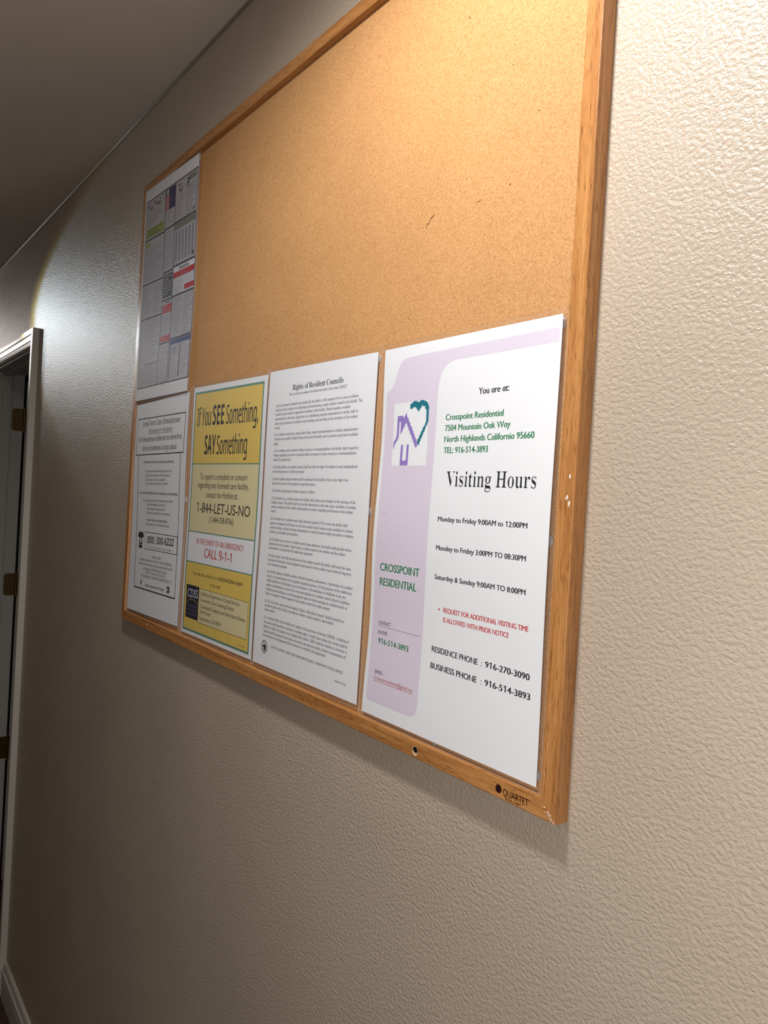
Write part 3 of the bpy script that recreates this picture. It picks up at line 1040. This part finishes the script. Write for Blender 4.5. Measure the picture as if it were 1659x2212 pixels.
# --- ombudsman notice
B = Poster('ombudsman_poster', 'black on white Long-Term Care Ombudsman poster at the lower left of the cork board', CRN['B'], lambda u, v: 0.0008 * math.sin(v * 0.45))
B.sheet(WHITE)
B.frame([(0.58, 1.24), (10.55, 1.42), (10.42, 4.34), (0.39, 4.20)], 0.085, BLK)
B.line(1.00, 4.22, 1.43, 15.03, 0.085, BLK)
B.line(9.92, 4.34, 10.18, 15.07, 0.085, BLK)
B.line(1.39, 15.03, 10.22, 15.07, 0.10, BLK)
for a in [("Long-Term Care Ombudsman", 'm', BLK, 1.67, 1.90, 9.50, 2.05, 0.42), ("Advocates for Residents", 'tm', TXT, 3.09, 2.50, 8.07, 2.61, 0.33), ("El Ombudsman defiende los derechos", 'm', BLK, 0.93, 3.15, 9.98, 3.31, 0.39), ("de los residentes a largo plazo", 'm', BLK, 1.88, 3.89, 9.08, 4.03, 0.39),
          ("Ombudsman Services are Free and Confidential", 'tb', BLK, 2.28, 4.92, 8.68, 5.06, 0.20), ("Do you have concerns about quality of care?", 's', TXT, 2.83, 5.66, 8.33, 5.74, 0.20), ("Do you have problems with your finances?", 's', TXT, 2.87, 6.00, 8.05, 6.07, 0.20), ("Do you have an abuse complaint?", 's', TXT, 2.87, 6.35, 7.08, 6.40, 0.20),
          ("Do you know your rights as a resident?", 's', TXT, 2.92, 6.66, 7.64, 6.70, 0.20), ("Los servicios de Ombudsman son gratuitos y confidenciales", 'tb', BLK, 1.47, 7.40, 9.69, 7.51, 0.20), ("\u00bfLe preocupa la calidad de la atenci\u00f3n que recibe?", 's', TXT, 2.47, 8.00, 8.79, 8.04, 0.20),
          ("\u00bfTiene dificultades econ\u00f3micas?", 's', TXT, 3.36, 8.33, 7.30, 8.36, 0.20), ("\u00bfTiene quejas de alg\u00fan abuso?", 's', TXT, 3.41, 8.66, 7.21, 8.69, 0.20), ("\u00bfConoce sus derechos como residente?", 's', TXT, 3.38, 8.99, 8.38, 9.02, 0.20),
          ("Contact Your Local Ombudsman", 'tb', BLK, 3.53, 9.57, 7.86, 9.60, 0.20), ("Comun\u00edquese con su Ombudsman local", 's', TXT, 3.25, 9.89, 8.23, 9.93, 0.20), ("(800) 300-6222", 'mb', BLK, 3.66, 11.33, 9.33, 11.28, 0.56),
          ("801 12th Street, Suite 500, Sacramento CA 95814", 's', TXT, 4.00, 11.67, 8.96, 11.71, 0.13), ("1-800-231-4024", 's', TXT, 4.98, 12.47, 6.93, 12.47, 0.20), ("Statewide Ombudsman 24-Hour Hotline (CRISISline)", 'tm', BLK, 2.38, 12.80, 9.16, 12.77, 0.20), ("L\u00ednea de crisis gratuita estatal para comunicarse con el", 'tm', BLK, 2.21, 13.13, 9.36, 13.11, 0.20),
          ("Ombudsman (CRISISline) las 24 horas", 'tm', BLK, 3.30, 13.48, 8.27, 13.46, 0.20), ("TDD/TTY Number: (916) 928-2511", 'tm', BLK, 3.79, 13.76, 8.13, 13.75, 0.20), ("IF YOU BELIEVE YOU ARE IN DANGER CALL 9-1-1", 's', BLK, 2.83, 14.10, 9.45, 14.06, 0.21), ("California Department of Aging", 'tb', BLK, 3.87, 14.78, 7.93, 14.74, 0.19)]:
    B.text(*a)
B.line(3.09, 2.58, 8.07, 2.69, 0.035, TXT)
B.frame([(3.15, 10.47), (10.01, 10.54), (10.01, 11.86), (3.27, 11.81)], 0.05, BLK)
# telephone pictogram: handset over keypad base
B.poly([(1.66, 10.86), (1.70, 10.66), (1.90, 10.52), (2.30, 10.48), (2.70, 10.52), (2.92, 10.66), (2.96, 10.86), (2.90, 10.96), (2.66, 10.94), (2.62, 10.80), (2.30, 10.74), (2.00, 10.80), (1.96, 10.94), (1.72, 10.96)], BLK)
B.poly([(2.02, 11.0), (2.14, 10.86), (2.50, 10.86), (2.62, 11.0), (2.72, 11.50), (1.94, 11.50)], BLK)
B.rect(2.18, 11.0, 2.46, 11.38, WHITE, 0.0002)
B.rect(1.94, 11.54, 2.74, 11.82, BLK)
# leaf and state marks
B.poly([(2.96, 14.28), (3.12, 14.45), (3.12, 14.62), (3.00, 14.80), (2.92, 14.80), (2.82, 14.62), (2.84, 14.42)], TXT)
B.line(2.97, 14.35, 2.96, 14.75, 0.03, WHITE, 0.0003)
B.poly([(8.50, 14.35), (8.72, 14.30), (8.80, 14.5), (9.0, 14.34), (9.10, 14.62), (9.02, 14.80), (8.52, 14.80)], TXT)
B.rect(8.64, 14.46, 8.86, 14.68, PALE, 0.0003)
B.greek(8.40, 14.86, 9.15, 14.98, PALE, 0.08, 0.03)
B.finish()


# --- labour law sheet
def bump_a(u, v):
    t = max(0.0, 1 - ((v - 9.8) / 6.0) ** 2)
    return (-0.0032 * t * t - 0.0010 * math.exp(-((v - 5.0) / 2.0) ** 2)) * (0.2 + 0.8 * min(1.0, max(0.0, u) / 4.0))


A = Poster('labor_law_poster', 'curling glossy labor law poster with a grid of panels at upper left', CRN['A'], bump_a, margins=(0.03, 0.02, 0.22, 0.22))
A.lift = 1.1
A.sheet(WHITE)
GREY = flat('print_panel_grey', (190, 185, 192), 0.5, 0.2)
GTX = flat('print_grey_rows', (146, 140, 148), 0.5, 0.2)
DKL = flat('print_dark_rule', (34, 26, 30), 0.5, 0.2)
OLV = flat('print_olive', (74, 82, 40), 0.5, 0.2)
LIME = flat('print_lime', (150, 168, 66), 0.5, 0.2)
SAGE = flat('print_sage', (128, 134, 120), 0.5, 0.2)
FLAGB = flat('print_flag_blue', (42, 44, 96), 0.5, 0.2)
PINK = flat('print_flag_pink', (196, 128, 134), 0.5, 0.2)
BLUE = flat('print_blue', (44, 64, 124), 0.5, 0.2)
CHAR = flat('print_charcoal', (72, 70, 78), 0.5, 0.2)
A.rect(0.30, 1.0, 10.95, 16.0, GREY, 0.0001)
A.frame([(0.28, 0.98), (10.90, 0.95), (10.98, 16.0), (0.34, 16.03)], 0.09, DKL)
A.line(4.62, 1.0, 4.66, 16.0, 0.10, DKL)
A.line(6.68, 1.0, 6.80, 16.0, 0.10, DKL)
for u0, u1, v in ((0.3, 4.62, 4.17), (0.3, 4.62, 7.70), (0.4, 4.7, 10.5), (4.62, 6.7, 4.10), (4.62, 6.75, 7.42), (4.7, 6.76, 9.58), (4.7, 6.8, 12.92), (6.7, 10.92, 4.05), (6.77, 10.95, 7.30), (6.8, 10.97, 9.56), (6.8, 10.98, 12.79)):
    A.line(u0, v, u1, v, 0.12, DKL)
# first column
for k in range(26):
    u, v = random.uniform(0.5, 4.2), random.uniform(1.1, 1.75)
    A.rect(u, v, u + random.uniform(0.1, 0.4), v + random.uniform(0.05, 0.2), random.choice((OLV, OLV, CHAR, LIME)), 0.00018)
A.rect(0.5, 3.25, 4.45, 4.0, LIME, 0.00018)
A.greek(0.9, 3.4, 4.0, 3.95, OLV, 0.2, 0.08, 0.00025)
A.greek(0.5, 2.0, 4.4, 3.1, GTX, 0.22, 0.06)
A.rect(0.45, 4.4, 1.6, 4.75, LIME, 0.00018)
A.greek(0.5, 4.95, 4.4, 7.4, GTX, 0.2, 0.06)
A.greek(0.5, 7.95, 2.4, 10.2, GTX, 0.2, 0.07)
A.greek(2.6, 7.95, 4.5, 10.2, GTX, 0.2, 0.07)
A.greek(0.55, 10.75, 4.5, 13.9, GTX, 0.22, 0.05)
A.rect(1.5, 14.1, 4.4, 14.35, GTX, 0.00018)
for k in range(5):
    A.line(1.2 + 0.7 * k, 14.4, 1.2 + 0.7 * k, 15.8, 0.04, GTX)
A.greek(0.6, 14.5, 4.4, 15.8, GTX, 0.2, 0.05)
# second column
A.rect(4.70, 1.05, 6.65, 2.7, FLAGB, 0.00018)
A.rect(4.74, 1.55, 5.45, 2.7, PINK, 0.00025)
A.poly([(4.85, 1.15), (5.3, 1.1), (5.2, 1.5), (4.9, 1.52)], PALE, 0.0003)
A.greek(4.9, 2.9, 6.5, 3.9, GTX, 0.2, 0.06)
A.greek(4.9, 4.4, 6.5, 7.2, GTX, 0.22, 0.06)
A.rect(4.78, 7.6, 6.62, 9.4, CHAR, 0.00018)
A.greek(4.95, 7.75, 6.5, 9.2, GREY, 0.22, 0.08, 0.00025)
A.greek(5.4, 9.72, 6.3, 9.85, CHAR, 0.2, 0.1, 0.00025)
A.rect(4.85, 9.95, 6.7, 10.6, RED, 0.00018)
A.greek(5.0, 10.05, 6.5, 10.5, PINK, 0.2, 0.07, 0.00025)
A.greek(4.95, 10.8, 6.6, 12.2, GTX, 0.2, 0.05)
A.rect(4.85, 12.35, 6.72, 12.8, RED, 0.00018)
A.greek(5.1, 12.5, 6.4, 12.7, PINK, 0.2, 0.08, 0.00025)
A.greek(4.95, 13.2, 6.6, 15.8, GTX, 0.2, 0.05)
# third column
for k in range(18):
    u, v = random.uniform(7.2, 9.2), random.uniform(1.1, 1.9)
    A.rect(u, v, u + random.uniform(0.1, 0.4), v + random.uniform(0.05, 0.16), CHAR, 0.00018)
A.rect(9.2, 1.1, 10.7, 1.5, SAGE, 0.00018)
A.greek(6.95, 2.1, 8.6, 3.9, GTX, 0.2, 0.06)
A.greek(8.8, 1.8, 10.7, 3.9, GTX, 0.25, 0.1)
A.rect(10.3, 3.55, 10.6, 3.8, CHAR, 0.00018)
A.rect(6.80, 4.14, 10.86, 4.62, SAGE, 0.00018)
for k in range(6):
    A.rect(7.0 + 0.64 * k, 4.8, 7.36 + 0.64 * k, 7.0, GTX, 0.00016)
A.rect(10.3, 6.75, 10.65, 7.05, CHAR, 0.00018)
A.rect(6.85, 7.42, 10.90, 7.78, WHITE, 0.00016)
A.greek(7.9, 7.5, 9.8, 7.74, CHAR, 0.12, 0.08, 0.00025)
A.rect(6.85, 7.80, 10.92, 8.22, RED, 0.00018)
A.greek(8.2, 7.9, 9.6, 8.1, PINK, 0.14, 0.06, 0.00025)
A.rect(6.85, 8.26, 10.92, 9.48, PALE, 0.00016)
A.greek(7.0, 8.5, 8.8, 9.4, GTX, 0.18, 0.05)
A.rect(9.10, 8.98, 10.90, 9.36, RED, 0.00018)
A.greek(7.0, 9.8, 8.8, 12.6, GTX, 0.2, 0.07)
A.greek(9.1, 9.8, 10.8, 12.6, GTX, 0.2, 0.07)
A.rect(6.95, 12.88, 10.93, 13.25, BLUE, 0.00018)
A.rect(7.05, 13.3, 7.22, 15.75, FLAGB, 0.00018)
A.rect(8.98, 13.3, 9.16, 15.75, FLAGB, 0.00018)
A.greek(7.4, 13.4, 8.8, 13.9, GTX, 0.16, 0.1)
A.greek(7.4, 14.1, 8.8, 15.7, GTX, 0.2, 0.05)
A.greek(9.35, 13.4, 10.8, 15.7, GTX, 0.2, 0.05)
A.finish()

# maker's mark on the bottom rail
MK = flat('maker_mark_ink', (38, 10, 10), 0.5)
V, F = [], []


def mark_text(s, sty, x0, z0, x1, z1, cap):
    v, f = raw_text(s, sty)
    a, b = min(p[0] for p in v), max(p[0] for p in v)
    k = cap / cap_h(sty)
    o = len(V)
    for x, y in v:
        t = (x - a) / (b - a)
        V.append((x0 + t * (x1 - x0), -BD - 0.0002, ZO + z0 + t * (z1 - z0) + y * k))
    F.extend([tuple(i + o for i in q) for q in f])


o = len(V)
for k in range(24):
    a = 2 * math.pi * k / 24
    V.append((1.1478 + 0.0041 * math.cos(a), -BD - 0.0002, ZO + 0.0093 + 0.0041 * math.sin(a)))
F.append(tuple(range(o, o + 24)))
mark_text("QUARTET", 's', 1.1540, 0.0053, 1.1868, 0.0053, 0.0066)
mark_text("\u2022", 's', 1.1872, 0.0085, 1.1884, 0.0085, 0.0050)
mark_text("SKOKIE, IL 60077", 'tb', 1.1575, 0.0024, 1.1785, 0.0024, 0.0018)
tag(to_board(link_mesh('maker_mark', V, F, MK)), 'dark printed QUARTET lettering on the bottom rail')

COL.objects.unlink(_tob)
bpy.data.objects.remove(_tob)

# ------------------------------------------------------------------ clear mounting dots between sheets and cork
DOTS = [(1.1858, 0.2491, 'clear mounting dot halfway down the right edge of the lavender poster'), (1.1856, 0.4490, 'clear mounting dot at the top right corner of the lavender poster'),
        (1.1868, 0.0330, 'clear mounting dot at the bottom right corner of the lavender poster'), (0.8928, 0.2640, 'clear mounting dot halfway down the right edge of the text-only rights poster'),
        (0.8948, 0.4490, 'clear mounting dot at the top right corner of the text-only rights poster'), (0.6148, 0.0968, 'small clear mounting dot low on the left edge of the text-only rights poster'),
        (0.3075, 0.2600, 'clear mounting dot halfway down the right edge of the ombudsman poster'), (0.7367, 0.0290, 'clear mounting dot under the bottom edge of the text-only rights poster'),
        (1.0430, 0.0255, 'clear mounting dot under the bottom edge of the lavender poster')]
bm = bmesh.new()
prof_d = [(0.0, 0.0024), (0.0035, 0.0023), (0.0058, 0.0017), (0.0066, 0.0008), (0.0066, 0.0)]
rings = []
for r, h in prof_d[1:]:
    rings.append([bm.verts.new((r * math.cos(2 * math.pi * k / 24), -h, r * math.sin(2 * math.pi * k / 24))) for k in range(24)])
apex = bm.verts.new((0, -prof_d[0][1], 0))
for k in range(24):
    bm.faces.new((apex, rings[0][k], rings[0][(k + 1) % 24]))
    for i in range(len(rings) - 1):
        bm.faces.new((rings[i][k], rings[i + 1][k], rings[i + 1][(k + 1) % 24], rings[i][(k + 1) % 24]))
bm.faces.new(rings[-1])
bmesh.ops.recalc_face_normals(bm, faces=bm.faces)
proto = bm_obj('mounting_dot', bm, GLUE, smooth=True)
for i, (x, z, lb) in enumerate(DOTS):
    o = proto if i == 0 else proto.copy()
    if i:
        COL.objects.link(o)
    o.location = (x - 0.001, -CY, z + ZO)
    o.scale = (0.9, 1, 0.9)
    if 'small' in lb:
        o.scale = (0.7, 1, 0.7)
    tag(o, lb, 'mounting dot', 'clear mounting dots')
